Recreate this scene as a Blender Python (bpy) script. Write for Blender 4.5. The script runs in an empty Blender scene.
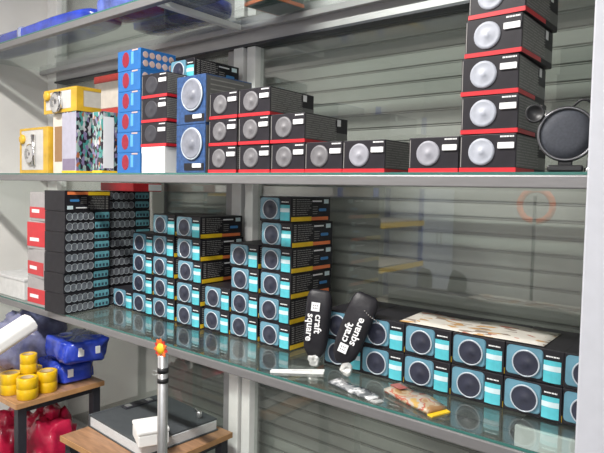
import bpy, bmesh, math, random
from mathutils import Vector, Matrix, noise

PI = math.pi
R = math.radians
S = bpy.context.scene
COL = S.collection
random.seed(7)

# ------------------------------------------------------------------ camera
F_PX = 575.2
cd = bpy.data.cameras.new('camera')
cd.sensor_fit = 'HORIZONTAL'; cd.sensor_width = 36.0
cd.lens = 36.0 * F_PX / 604.0
cd.shift_y = -8.96 / 604.0
cd.clip_start = 0.02
cam = bpy.data.objects.new('camera', cd); COL.objects.link(cam)
_yaw, _pit, _roll = R(38.83), R(2.835), R(1.2)
_fw = Vector((-math.sin(_yaw) * math.cos(_pit), math.cos(_yaw) * math.cos(_pit), -math.sin(_pit)))
_rt = Vector((math.cos(_yaw), math.sin(_yaw), 0)); _up = _rt.cross(_fw)
_r2 = math.cos(_roll) * _rt + math.sin(_roll) * _up
_u2 = math.cos(_roll) * _up - math.sin(_roll) * _rt
M3 = Matrix((_r2, _u2, -_fw)).transposed()
cam.matrix_world = Matrix.Translation((0, -1.23, -0.0603)) @ M3.to_4x4()
S.camera = cam

# ------------------------------------------------------------------ world, light, exposure
w = bpy.data.worlds.new('world'); S.world = w; w.use_nodes = True
w.node_tree.nodes['Background'].inputs[0].default_value = (0.85, 0.92, 1.0, 1)
w.node_tree.nodes['Background'].inputs[1].default_value = 0.5

def area(name, loc, rot, sx, sy, power, col):
    l = bpy.data.lights.new(name, 'AREA'); l.shape = 'RECTANGLE'; l.size = sx; l.size_y = sy
    l.energy = power; l.color = col
    o = bpy.data.objects.new(name, l); COL.objects.link(o); o.location = loc; o.rotation_euler = rot
    return o
# daylight through the open shop front behind and to the right of the camera
area('doorway_daylight', (1.35, -4.15, -0.1), (R(90), 0, 0), 2.6, 2.5, 12, (0.90, 0.95, 1.0))
VS = S.view_settings
VS.view_transform = 'Standard'; VS.look = 'None'; VS.gamma = 1.0; VS.exposure = 0.20
try: VS.use_curve_mapping = False
except Exception: pass
S.cycles.use_denoising = True
S.cycles.max_bounces = 10; S.cycles.transparent_max_bounces = 24

# ------------------------------------------------------------------ materials
MATS = {}
def mat(name, col, rough=0.5, metal=0.0, spec=0.5, coat=0.0, var=0.08, scale=30.0, bump=0.0, trans=0.0, stretch=None):
    if name in MATS: return MATS[name]
    m = bpy.data.materials.new(name); m.use_nodes = True
    nt = m.node_tree; b = nt.nodes['Principled BSDF']
    tc = nt.nodes.new('ShaderNodeTexCoord'); mp = nt.nodes.new('ShaderNodeMapping')
    if stretch: mp.inputs['Scale'].default_value = stretch
    nz = nt.nodes.new('ShaderNodeTexNoise'); nz.inputs['Scale'].default_value = scale; nz.inputs['Detail'].default_value = 4
    nt.links.new(tc.outputs['Object'], mp.inputs[0]); nt.links.new(mp.outputs[0], nz.inputs['Vector'])
    cr = nt.nodes.new('ShaderNodeValToRGB')
    lo = [max(0, c * (1 - var)) for c in col]; hi = [min(1, c * (1 + var)) for c in col]
    cr.color_ramp.elements[0].position = 0.3; cr.color_ramp.elements[1].position = 0.7
    cr.color_ramp.elements[0].color = (*lo, 1); cr.color_ramp.elements[1].color = (*hi, 1)
    nt.links.new(nz.outputs['Fac'], cr.inputs[0]); nt.links.new(cr.outputs[0], b.inputs['Base Color'])
    b.inputs['Roughness'].default_value = rough; b.inputs['Metallic'].default_value = metal
    b.inputs['Specular IOR Level'].default_value = spec
    b.inputs['Coat Weight'].default_value = coat; b.inputs['Coat Roughness'].default_value = 0.08
    b.inputs['Transmission Weight'].default_value = trans
    if bump:
        bp = nt.nodes.new('ShaderNodeBump'); bp.inputs['Strength'].default_value = bump; bp.inputs['Distance'].default_value = 0.004
        nt.links.new(nz.outputs['Fac'], bp.inputs['Height']); nt.links.new(bp.outputs[0], b.inputs['Normal'])
    MATS[name] = m
    return m

def glass(name, tint, gloss_tint=(1, 1, 1), ior=1.5, haze=0.0, hazecol=(0.5, 0.5, 0.5), rough=0.0):
    """sheet glass: Fresnel mix of clear see-through, mirror and a little diffuse haze"""
    if name in MATS: return MATS[name]
    m = bpy.data.materials.new(name); m.use_nodes = True; nt = m.node_tree; nt.nodes.clear()
    out = nt.nodes.new('ShaderNodeOutputMaterial')
    t = nt.nodes.new('ShaderNodeBsdfTransparent'); t.inputs[0].default_value = (*tint, 1)
    g = nt.nodes.new('ShaderNodeBsdfGlossy'); g.inputs['Color'].default_value = (*gloss_tint, 1); g.inputs['Roughness'].default_value = rough
    fr = nt.nodes.new('ShaderNodeFresnel'); 
    # same reflectance whichever way a facet points
    geo = nt.nodes.new('ShaderNodeNewGeometry'); mi = nt.nodes.new('ShaderNodeMapRange')
    mi.inputs['To Min'].default_value = ior; mi.inputs['To Max'].default_value = 1.0 / ior
    nt.links.new(geo.outputs['Backfacing'], mi.inputs[0]); nt.links.new(mi.outputs[0], fr.inputs['IOR'])
    mx = nt.nodes.new('ShaderNodeMixShader')
    nt.links.new(fr.outputs[0], mx.inputs[0])
    if haze:
        d = nt.nodes.new('ShaderNodeBsdfDiffuse'); d.inputs[0].default_value = (*hazecol, 1)
        nz = nt.nodes.new('ShaderNodeTexNoise'); nz.inputs['Scale'].default_value = 5.0
        tcn = nt.nodes.new('ShaderNodeTexCoord'); nt.links.new(tcn.outputs['Object'], nz.inputs['Vector'])
        mr = nt.nodes.new('ShaderNodeMapRange'); mr.inputs['To Min'].default_value = haze * 0.6; mr.inputs['To Max'].default_value = haze * 1.4
        nt.links.new(nz.outputs['Fac'], mr.inputs[0])
        m2 = nt.nodes.new('ShaderNodeMixShader')
        nt.links.new(mr.outputs[0], m2.inputs[0]); nt.links.new(t.outputs[0], m2.inputs[1]); nt.links.new(d.outputs[0], m2.inputs[2])
        nt.links.new(m2.outputs[0], mx.inputs[1])
    else:
        nt.links.new(t.outputs[0], mx.inputs[1])
    nt.links.new(g.outputs[0], mx.inputs[2]); nt.links.new(mx.outputs[0], out.inputs[0])
    MATS[name] = m
    return m

def print_mat(name, cols, scale=20, rough=0.45, kind='voronoi', stretch=(1, 1, 1)):
    """flat print in several colours"""
    if name in MATS: return MATS[name]
    m = bpy.data.materials.new(name); m.use_nodes = True; nt = m.node_tree; b = nt.nodes['Principled BSDF']
    tc = nt.nodes.new('ShaderNodeTexCoord'); mp = nt.nodes.new('ShaderNodeMapping'); mp.inputs['Scale'].default_value = stretch
    nt.links.new(tc.outputs['Object'], mp.inputs[0])
    cr = nt.nodes.new('ShaderNodeValToRGB'); cr.color_ramp.interpolation = 'CONSTANT'
    while len(cr.color_ramp.elements) < len(cols): cr.color_ramp.elements.new(0.5)
    for i, (p, c) in enumerate(cols):
        cr.color_ramp.elements[i].position = p; cr.color_ramp.elements[i].color = (*c, 1)
    if kind == 'voronoi':
        v = nt.nodes.new('ShaderNodeTexVoronoi'); v.inputs['Scale'].default_value = scale
        sp = nt.nodes.new('ShaderNodeSeparateColor'); nt.links.new(v.outputs['Color'], sp.inputs[0]); src = sp.outputs[0]
    else:
        v = nt.nodes.new('ShaderNodeTexNoise'); v.inputs['Scale'].default_value = scale; v.inputs['Detail'].default_value = 3; src = v.outputs['Fac']
    nt.links.new(mp.outputs[0], v.inputs['Vector']); nt.links.new(src, cr.inputs[0]); nt.links.new(cr.outputs[0], b.inputs['Base Color'])
    b.inputs['Roughness'].default_value = rough
    MATS[name] = m
    return m

WALL = mat('painted_wall', (0.80, 0.78, 0.75), 0.8, var=0.04, scale=6, bump=0.05)
WALLR = mat('shop_wall', (0.76, 0.75, 0.73), 0.85, var=0.05, scale=4)
FLOOR = mat('floor_tile', (0.07, 0.065, 0.06), 0.5, var=0.12, scale=8)
ALU = mat('aluminium', (0.50, 0.49, 0.50), 0.42, metal=0.55, var=0.05, scale=15, stretch=(1, 8, 8))
RAIL = mat('shelf_rail', (0.24, 0.235, 0.24), 0.42, metal=0.4, var=0.05, scale=15, stretch=(1, 8, 8))
ALUW = mat('white_frame', (0.90, 0.89, 0.87), 0.45, var=0.03)
ALUG = mat('grey_frame', (0.42, 0.41, 0.42), 0.45, metal=0.3, var=0.04)
SLAT = mat('shutter_slat', (0.44, 0.44, 0.41), 0.6, var=0.07, scale=5, stretch=(0.4, 1, 6))
GAP = mat('shutter_gap', (0.02, 0.02, 0.02), 0.9)
PANE = glass('window_pane', (0.93, 0.95, 0.94), haze=0.035, hazecol=(0.6, 0.6, 0.58), ior=1.8)  # diffuse haze put into the pane as a pale veil of light
SHELFG = glass('shelf_glass', (0.88, 0.92, 0.90), haze=0.025, hazecol=(0.45, 0.5, 0.48), ior=1.55)
EDGEG = mat('glass_edge', (0.05, 0.16, 0.14), 0.15, var=0.1)
BLACK = mat('black_card', (0.016, 0.015, 0.019), 0.45, spec=0.3, var=0.2)
BLACK2 = mat('charcoal_card', (0.018, 0.016, 0.021), 0.45, spec=0.3, var=0.2)
WINDOW = mat('blue_plastic_window', (0.13, 0.29, 0.38), 0.22, coat=0.5, var=0.15, scale=20)
CONE = mat('dark_cone', (0.030, 0.033, 0.055), 0.4, var=0.2)
RING = mat('pale_ring', (0.48, 0.54, 0.60), 0.3, coat=0.5)
TEAL = mat('teal_label', (0.09, 0.50, 0.58), 0.4, var=0.08, scale=60)
PALE = mat('pale_band', (0.62, 0.76, 0.80), 0.45)
WHITEP = mat('white_print', (0.85, 0.85, 0.86), 0.5, var=0.02)
GREYP = mat('grey_print', (0.28, 0.27, 0.26), 0.5)
YEL = mat('yellow_print', (0.85, 0.55, 0.02), 0.45)
ORA = mat('orange_print', (0.85, 0.22, 0.07), 0.45)
BLUEM = mat('blue_print', (0.05, 0.22, 0.50), 0.4)
REDP = mat('red_print', (0.58, 0.020, 0.030), 0.4, coat=0.1)
DISC = mat('grey_cone', (0.30, 0.30, 0.34), 0.5, var=0.12, scale=40)
SIDEG = mat('grey_side_card', (0.13, 0.13, 0.125), 0.35, coat=0.3)
BRIGHTB = mat('bright_blue_card', (0.016, 0.135, 0.40), 0.4, var=0.06)
DEEPRED = mat('deep_red_print', (0.27, 0.01, 0.03), 0.45)
PINKD = mat('salmon_print', (0.55, 0.40, 0.36), 0.5)
MIDB = mat('mid_blue_print', (0.025, 0.07, 0.19), 0.4, var=0.35, scale=80)
CHROME = mat('chrome', (0.75, 0.75, 0.76), 0.15, metal=1.0)
SILVER = mat('brushed_silver', (0.72, 0.72, 0.73), 0.3, metal=0.85)
YELF = mat('amber_frame', (0.62, 0.38, 0.03), 0.4, var=0.2, scale=20)
YELB = mat('yellow_tape', (0.78, 0.48, 0.005), 0.35, coat=0.4)
WOOD = mat('varnished_wood', (0.36, 0.20, 0.11), 0.4, var=0.25, scale=12, stretch=(1, 8, 1))
WOODE = mat('wood_edge', (0.50, 0.27, 0.12), 0.4, var=0.2, scale=12)
STEEL = mat('dark_steel', (0.045, 0.045, 0.055), 0.4, metal=0.3)
BLUEFILM = mat('blue_film', (0.02, 0.05, 0.42), 0.25, coat=0.6, var=0.45, scale=14, bump=0.6)
LBLUEFILM = mat('light_blue_film', (0.08, 0.13, 0.50), 0.22, coat=0.8, var=0.5, scale=16, bump=0.7)
HAZEFILM = mat('clear_blue_film', (0.16, 0.17, 0.30), 0.22, coat=0.8, var=0.4, scale=18, bump=0.8)
REDFILM = mat('crimson_film', (0.50, 0.015, 0.06), 0.3, coat=0.5, var=0.35, scale=14, bump=0.6)
PURPLE = mat('purple_film', (0.06, 0.03, 0.14), 0.3, coat=0.4, var=0.3, scale=14, bump=0.6)
PAPERW = mat('white_paper', (0.86, 0.86, 0.85), 0.6, var=0.02)
BINDER = mat('grey_binder', (0.07, 0.078, 0.085), 0.5, var=0.1)
PAGES = mat('page_edges', (0.62, 0.64, 0.66), 0.6, var=0.1, scale=60, stretch=(1, 1, 8))
POUCH = mat('black_pouch', (0.014, 0.013, 0.017), 0.45, spec=0.35, var=0.2, scale=30, bump=0.6)
FOIL = mat('crumpled_foil', (0.80, 0.80, 0.78), 0.22, metal=0.6, bump=0.8, scale=60)
FABRIC = mat('speaker_grille', (0.055, 0.060, 0.075), 0.7, var=0.15, scale=200)
RUBBER = mat('black_rubber', (0.018, 0.018, 0.020), 0.4)
LAV = mat('lavender_card', (0.42, 0.41, 0.50), 0.35, var=0.08)
HOLO = print_mat('rainbow_foil', [(0, (0.06, 0.26, 0.24)), (0.2, (0.03, 0.025, 0.035)), (0.45, (0.20, 0.17, 0.30)), (0.62, (0.28, 0.38, 0.36)), (0.76, (0.34, 0.12, 0.06)), (0.84, (0.04, 0.04, 0.05)), (0.93, (0.5, 0.48, 0.52))], 95, 0.2, stretch=(1, 1, 0.6))
FLYER = print_mat('flyer_print', [(0, (0.60, 0.57, 0.51)), (0.58, (0.25, 0.20, 0.16)), (0.68, (0.58, 0.55, 0.49)), (0.80, (0.45, 0.26, 0.10)), (0.88, (0.40, 0.14, 0.09)), (0.92, (0.60, 0.57, 0.52))], 34, 0.6, stretch=(1, 2.2, 1))
PACKP = print_mat('packet_print', [(0, (0.36, 0.20, 0.09)), (0.40, (0.44, 0.34, 0.22)), (0.48, (0.40, 0.10, 0.06)), (0.52, (0.44, 0.40, 0.34)), (0.62, (0.50, 0.32, 0.10))], 22, 0.3, kind='noise')
GREYPK = print_mat('grey_packet_print', [(0, (0.12, 0.13, 0.14)), (0.5, (0.32, 0.33, 0.34)), (0.62, (0.75, 0.75, 0.76))], 40, 0.2, kind='noise')
CREAM = mat('cream_card', (0.70, 0.64, 0.56), 0.5)
ORANGE = mat('orange_hose', (0.85, 0.20, 0.06), 0.4)
BLUEST = mat('blue_steel', (0.06, 0.10, 0.40), 0.4)

# ------------------------------------------------------------------ mesh helpers
def box(bm, x0, x1, y0, y1, z0, z1):
    v = [bm.verts.new(p) for p in ((x0, y0, z0), (x1, y0, z0), (x1, y1, z0), (x0, y1, z0), (x0, y0, z1), (x1, y0, z1), (x1, y1, z1), (x0, y1, z1))]
    for f in ((3, 2, 1, 0), (4, 5, 6, 7), (0, 1, 5, 4), (1, 2, 6, 5), (2, 3, 7, 6), (3, 0, 4, 7)):
        bm.faces.new([v[i] for i in f])
    return v

def bevel(bm, r, seg=2):
    bmesh.ops.bevel(bm, geom=list(bm.edges), offset=r, segments=seg, affect='EDGES', profile=0.5)

def rrect(bm, cx, cz, w, h, r, y0, y1, seg=4, axis='y'):
    """rounded rectangle plate between y0 (front) and y1"""
    pts = []
    for (sx, sz, a0) in ((1, 1, 0), (-1, 1, 90), (-1, -1, 180), (1, -1, 270)):
        for k in range(seg + 1):
            a = R(a0 + 90 * k / seg)
            pts.append((cx + sx * (w / 2 - r) + r * math.cos(a), cz + sz * (h / 2 - r) + r * math.sin(a)))
    def V(p, y):
        return bm.verts.new((p[0], y, p[1])) if axis == 'y' else bm.verts.new((y, p[0], p[1])) if axis == 'x' else bm.verts.new((p[0], p[1], y))
    a = [V(p, y0) for p in pts]; b = [V(p, y1) for p in pts]
    n = len(pts)
    bm.faces.new(a); bm.faces.new(list(reversed(b)))
    for i in range(n): bm.faces.new((a[i], b[i], b[(i + 1) % n], a[(i + 1) % n]))

def lathe(bm, prof, seg=24, center=(0, 0, 0), axis='z'):
    """prof: list of (radius, height)"""
    rings = []
    for (r, h) in prof:
        ring = []
        if r < 1e-6:
            ring = [None]
        for k in range(seg if r >= 1e-6 else 1):
            a = 2 * PI * k / seg
            x, y = r * math.cos(a), r * math.sin(a)
            p = (x, y, h) if axis == 'z' else (x, -h, y) if axis == 'y' else (h, x, y)
            v = bm.verts.new((p[0] + center[0], p[1] + center[1], p[2] + center[2]))
            if r < 1e-6: ring = [v]
            else: ring.append(v)
        rings.append(ring)
    for a, b in zip(rings[:-1], rings[1:]):
        if len(a) == 1 and len(b) == 1: continue
        for k in range(seg):
            k2 = (k + 1) % seg
            if len(a) == 1: bm.faces.new((a[0], b[k], b[k2]))
            elif len(b) == 1: bm.faces.new((a[k], b[0], a[k2]))
            else: bm.faces.new((a[k], b[k], b[k2], a[k2]))

def torus(bm, R0, r0, seg=28, ms=8, center=(0, 0, 0), axis='y'):
    prof = []
    vs = []
    for i in range(seg):
        a = 2 * PI * i / seg
        ring = []
        for j in range(ms):
            b = 2 * PI * j / ms
            rr = R0 + r0 * math.cos(b); h = r0 * math.sin(b)
            p = (rr * math.cos(a), h, rr * math.sin(a)) if axis == 'y' else (rr * math.cos(a), rr * math.sin(a), h) if axis == 'z' else (h, rr * math.cos(a), rr * math.sin(a))
            ring.append(bm.verts.new(tuple(p[k] + center[k] for k in range(3))))
        vs.append(ring)
    for i in range(seg):
        for j in range(ms):
            bm.faces.new((vs[i][j], vs[(i + 1) % seg][j], vs[(i + 1) % seg][(j + 1) % ms], vs[i][(j + 1) % ms]))

def tube(bm, pts, r, seg=8):
    pts = [Vector(p) for p in pts]
    rings = []
    prev = None
    for i, p in enumerate(pts):
        d = (pts[min(i + 1, len(pts) - 1)] - pts[max(i - 1, 0)]).normalized()
        u = d.orthogonal().normalized() if prev is None else (prev - d * prev.dot(d)).normalized()
        prev = u; v = d.cross(u)
        rr = r[i] if isinstance(r, (list, tuple)) else r
        rings.append([bm.verts.new(p + rr * (math.cos(2 * PI * k / seg) * u + math.sin(2 * PI * k / seg) * v)) for k in range(seg)])
    for a, b in zip(rings[:-1], rings[1:]):
        for k in range(seg): bm.faces.new((a[k], a[(k + 1) % seg], b[(k + 1) % seg], b[k]))
    bm.faces.new(list(reversed(rings[0]))); bm.faces.new(rings[-1])

def lump(bm, sx, sy, sz, amp, freq, seed, power=4.0, nu=28, nv=16):
    """soft wrapped bundle: superellipsoid resting on z=0 with folds"""
    def sp(c, e): return math.copysign(abs(c) ** e, c)
    e = 2.0 / power
    rings = []
    for j in range(nv + 1):
        v = -PI / 2 + PI * j / nv
        ring = []
        for i in range(nu):
            u = 2 * PI * i / nu
            p = Vector((sx / 2 * sp(math.cos(v), e) * sp(math.cos(u), e), sy / 2 * sp(math.cos(v), e) * sp(math.sin(u), e), sz / 2 * sp(math.sin(v), e)))
            q = p * freq + Vector((seed, seed * 1.7, 0))
            n = noise.noise(q) * amp + noise.noise(q * 2.7) * amp * 0.5
            d = p.normalized()
            p = p + d * n
            p.z = max(-sz / 2, p.z)
            ring.append(bm.verts.new((p.x, p.y, p.z + sz / 2)))
            if j in (0, nv): break
        rings.append(ring)
    for a, b in zip(rings[:-1], rings[1:]):
        for k in range(nu):
            k2 = (k + 1) % nu
            if len(a) == 1: bm.faces.new((a[0], b[k2], b[k]))
            elif len(b) == 1: bm.faces.new((a[k], a[k2], b[0]))
            else: bm.faces.new((a[k], a[k2], b[k2], b[k]))

def mesh(name, fn, m, smooth=False, angle=None):
    bm = bmesh.new(); fn(bm)
    bmesh.ops.recalc_face_normals(bm, faces=list(bm.faces))
    me = bpy.data.meshes.new(name); bm.to_mesh(me); bm.free()
    me.materials.append(m)
    if smooth:
        for p in me.polygons: p.use_smooth = True
    return me

def link(name, me, parent=None, loc=(0, 0, 0), rot=(0, 0, 0)):
    o = bpy.data.objects.new(name, me); COL.objects.link(o)
    o.location = loc; o.rotation_euler = rot
    if parent is not None: o.parent = parent
    return o

def obj(name, fn, m, parent=None, smooth=False, loc=(0, 0, 0), rot=(0, 0, 0)):
    return link(name, mesh(name, fn, m, smooth), parent, loc, rot)

def tag(o, label, cat, group=None):
    o['label'] = label; o['category'] = cat
    if group: o['group'] = group
    return o

def thing(name, label, cat, loc=(0, 0, 0), rot=(0, 0, 0), group=None):
    return tag(link(name, None, None, loc, rot), label, cat, group)

def struct(name, fn, m, smooth=False, loc=(0, 0, 0)):
    o = obj(name, fn, m, None, smooth, loc); o['kind'] = 'structure'
    return o

def bbox(x0, x1, y0, y1, z0, z1, r=0.0):
    def f(bm):
        box(bm, x0, x1, y0, y1, z0, z1)
        if r: bevel(bm, r)
    return f

def text_mesh(name, body, size, m, depth=0.0004, offset=0.0):
    cu = bpy.data.curves.new(name, 'FONT'); cu.body = body; cu.size = size; cu.extrude = depth; cu.offset = offset
    cu.resolution_u = 3
    t = bpy.data.objects.new(name, cu); COL.objects.link(t)
    dg = bpy.context.evaluated_depsgraph_get()
    me = bpy.data.meshes.new_from_object(t.evaluated_get(dg))
    COL.objects.unlink(t); bpy.data.objects.remove(t)
    me.materials.clear(); me.materials.append(m)
    return me

# ------------------------------------------------------------------ the room
ZF, ZC = -1.5, 1.35
XL, XR, YB = -3.30, 2.8, -4.2
YG = 0.50             # window plane
YS = 0.62             # roller shutter plane
struct('floor', bbox(XL - 0.1, XR + 0.1, YB - 0.6, YS + 0.2, ZF - 0.1, ZF), FLOOR)
struct('ceiling', bbox(XL - 0.1, XR + 0.1, YB - 0.1, YS + 0.2, ZC, ZC + 0.1), WALLR)
struct('wall_left', bbox(XL - 0.1, XL, YB - 0.1, YS + 0.2, ZF, ZC), WALL)
struct('wall_right', bbox(XR, XR + 0.1, YB - 0.1, YS + 0.2, ZF, ZC), WALLR)
def back(bm):
    box(bm, XL, 0.0, YB - 0.1, YB, ZF, ZC)
    box(bm, 2.7, XR, YB - 0.1, YB, ZF, ZC)
    box(bm, 0.0, 2.7, YB - 0.1, YB, 1.2, ZC)
struct('wall_back', back, WALLR)
struct('wall_front', bbox(XL, -2.375, YS - 0.02, YS + 0.2, ZF, ZC), WALL)
struct('wall_pier', bbox(1.3, XR, YG, YS + 0.2, ZF, ZC), WALLR)

# the window: frame, mullions, transom, panes
win = link('window_1', None); win['kind'] = 'structure'
obj('transom', bbox(XL + 0.11, 1.3, YG - 0.035, YG + 0.035, 0.521, 0.632, 0.004), ALU, win)
obj('transom_shadow_strip', bbox(XL + 0.11, 1.3, YG - 0.045, YG + 0.02, 0.512, 0.5208), STEEL, win)  # dark strip standing in for the shadow under the transom
obj('head_rail', bbox(XL, 1.3, YG - 0.03, YG + 0.03, 1.27, ZC - 0.001), ALUW, win)
obj('sill', bbox(XL, 1.3, YG - 0.04, YG + 0.04, ZF, ZF + 0.06), ALUG, win)
obj('jamb', bbox(XL + 0.001, XL + 0.11, YG - 0.03, YG + 0.03, ZF + 0.06, 1.27, 0.003), ALUW, win)
obj('jamb', bbox(1.2, 1.299, YG - 0.03, YG + 0.03, ZF + 0.06, 1.27, 0.003), ALUW, win)
for (za, zb) in ((ZF + 0.06, 0.511), (0.6325, 1.27)):
    obj('mullion_channel', bbox(-1.795, -1.739, YG - 0.02, YG + 0.03, za, zb, 0.003), ALUG, win)
    obj('sash_stile', bbox(-1.737, -1.682, YG - 0.045, YG + 0.02, za, zb, 0.004), ALUW, win)
    obj('stile_groove', bbox(-1.6815, -1.671, YG - 0.01, YG + 0.02, za, zb), STEEL, win)
    obj('sash_stile', bbox(-1.670, -1.624, YG - 0.035, YG + 0.02, za, zb, 0.004), ALUW, win)
for (xa, xb) in ((XL + 0.11, -1.796), (-1.623, 1.2)):
    for (za, zb) in ((ZF + 0.06, 0.5115), (0.633, 1.27)):
        obj('pane', bbox(xa, xb, YG - 0.002, YG + 0.002, za, zb), PANE, win)

# roller shutter behind the glass: every slat its own piece
sh = thing('roller_shutter', 'closed grey roller shutter of horizontal slats behind the window glass', 'shutter', (0, YS, 0))
PITCH = 0.0525
def slatfn(bm):
    prof = []
    n = 6
    for i in range(n + 1):
        t = i / n
        prof.append((-0.0014 * math.sin(PI * t) ** 0.5 if 0 < t < 1 else 0.0, 0.004 + t * (PITCH - 0.010)))
    prof = [(0.022, 0.0000), (0.022, 0.0030)] + prof + [(0.002, PITCH - 0.0058), (0.022, PITCH - 0.0058), (0.022, PITCH - 0.0034), (0.001, PITCH - 0.0034), (0.001, PITCH - 0.0005)]
    x0, x1 = -2.368, 1.29
    a = [bm.verts.new((x0, y, z)) for y, z in prof]; b = [bm.verts.new((x1, y, z)) for y, z in prof]
    for i in range(len(prof) - 1): bm.faces.new((a[i], b[i], b[i + 1], a[i + 1]))
    c = [bm.verts.new((x0, 0.030, z)) for z in (0, PITCH - 0.0005)]; d = [bm.verts.new((x1, 0.030, z)) for z in (0, PITCH - 0.0005)]
    bm.faces.new((c[0], d[0], d[1], c[1]))
sm = mesh('slat', slatfn, SLAT)
for i in range(52):
    z = -1.455 + i * PITCH
    if z + PITCH < ZC: link('slat', sm, sh, (0, 0, z))
obj('guide_rail', bbox(-2.3745, -2.3705, -0.02, 0.03, ZF + 0.001, ZC - 0.01), ALUG, sh)

obj('bottom_bar', bbox(-2.368, 1.29, -0.004, 0.016, ZF + 0.0005, -1.4555, 0.002), ALUG, sh)

# ------------------------------------------------------------------ glass shelves with metal front rails
SD = 0.448
ZM = -0.0148
def shelf(z, x0, x1, label, brace=()):
    s = thing('glass_shelf', label, 'shelf', (0, 0, z), group='long glass display shelves')
    obj('glass_sheet', bbox(x0, x1, 0.0022, SD, -0.006, -0.0002), SHELFG, s)
    obj('glass_front_edge', bbox(x0, x1, 0.0, 0.002, -0.006, -0.0002), EDGEG, s)
    obj('front_rail', bbox(x0, x1, -0.004, 0.022, -0.034, -0.0066, 0.003), RAIL, s)
    obj('back_rail', bbox(x0, x1, SD - 0.025, SD, -0.030, -0.0066, 0.002), ALUG, s)
    for bx in brace:
        obj('cross_brace', bbox(bx - 0.014, bx + 0.014, 0.0225, SD - 0.0255, -0.028, -0.0066, 0.002), ALUW, s)
    return s
shelf(0.595, XL + 0.002, 1.0, 'top glass shelf seen from below, loaded with blue wrapped bundles', (-1.675, -0.3))
shelf(ZM, XL + 0.002, 1.0, 'middle glass shelf at eye level carrying the red-banded speaker boxes', (-1.675, -0.3))
shelf(-0.6, XL + 0.002, 1.0, 'lower glass shelf carrying the teal-labelled speaker boxes and pouches')

# white upright at the right, in front of the shelves
p = thing('shelf_upright', 'broad white upright post at the right edge in front of shelves', 'post', (-0.259, -0.075, ZF))
obj('post_body', bbox(0.0, 0.16, 0.0, 0.06, 0.006, ZC - ZF - 0.004, 0.004), mat('pale_post', (0.52, 0.53, 0.58), 0.5, var=0.03), p)
obj('foot_plate', bbox(-0.02, 0.18, -0.02, 0.065, 0.0, 0.006), ALUG, p)

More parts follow.
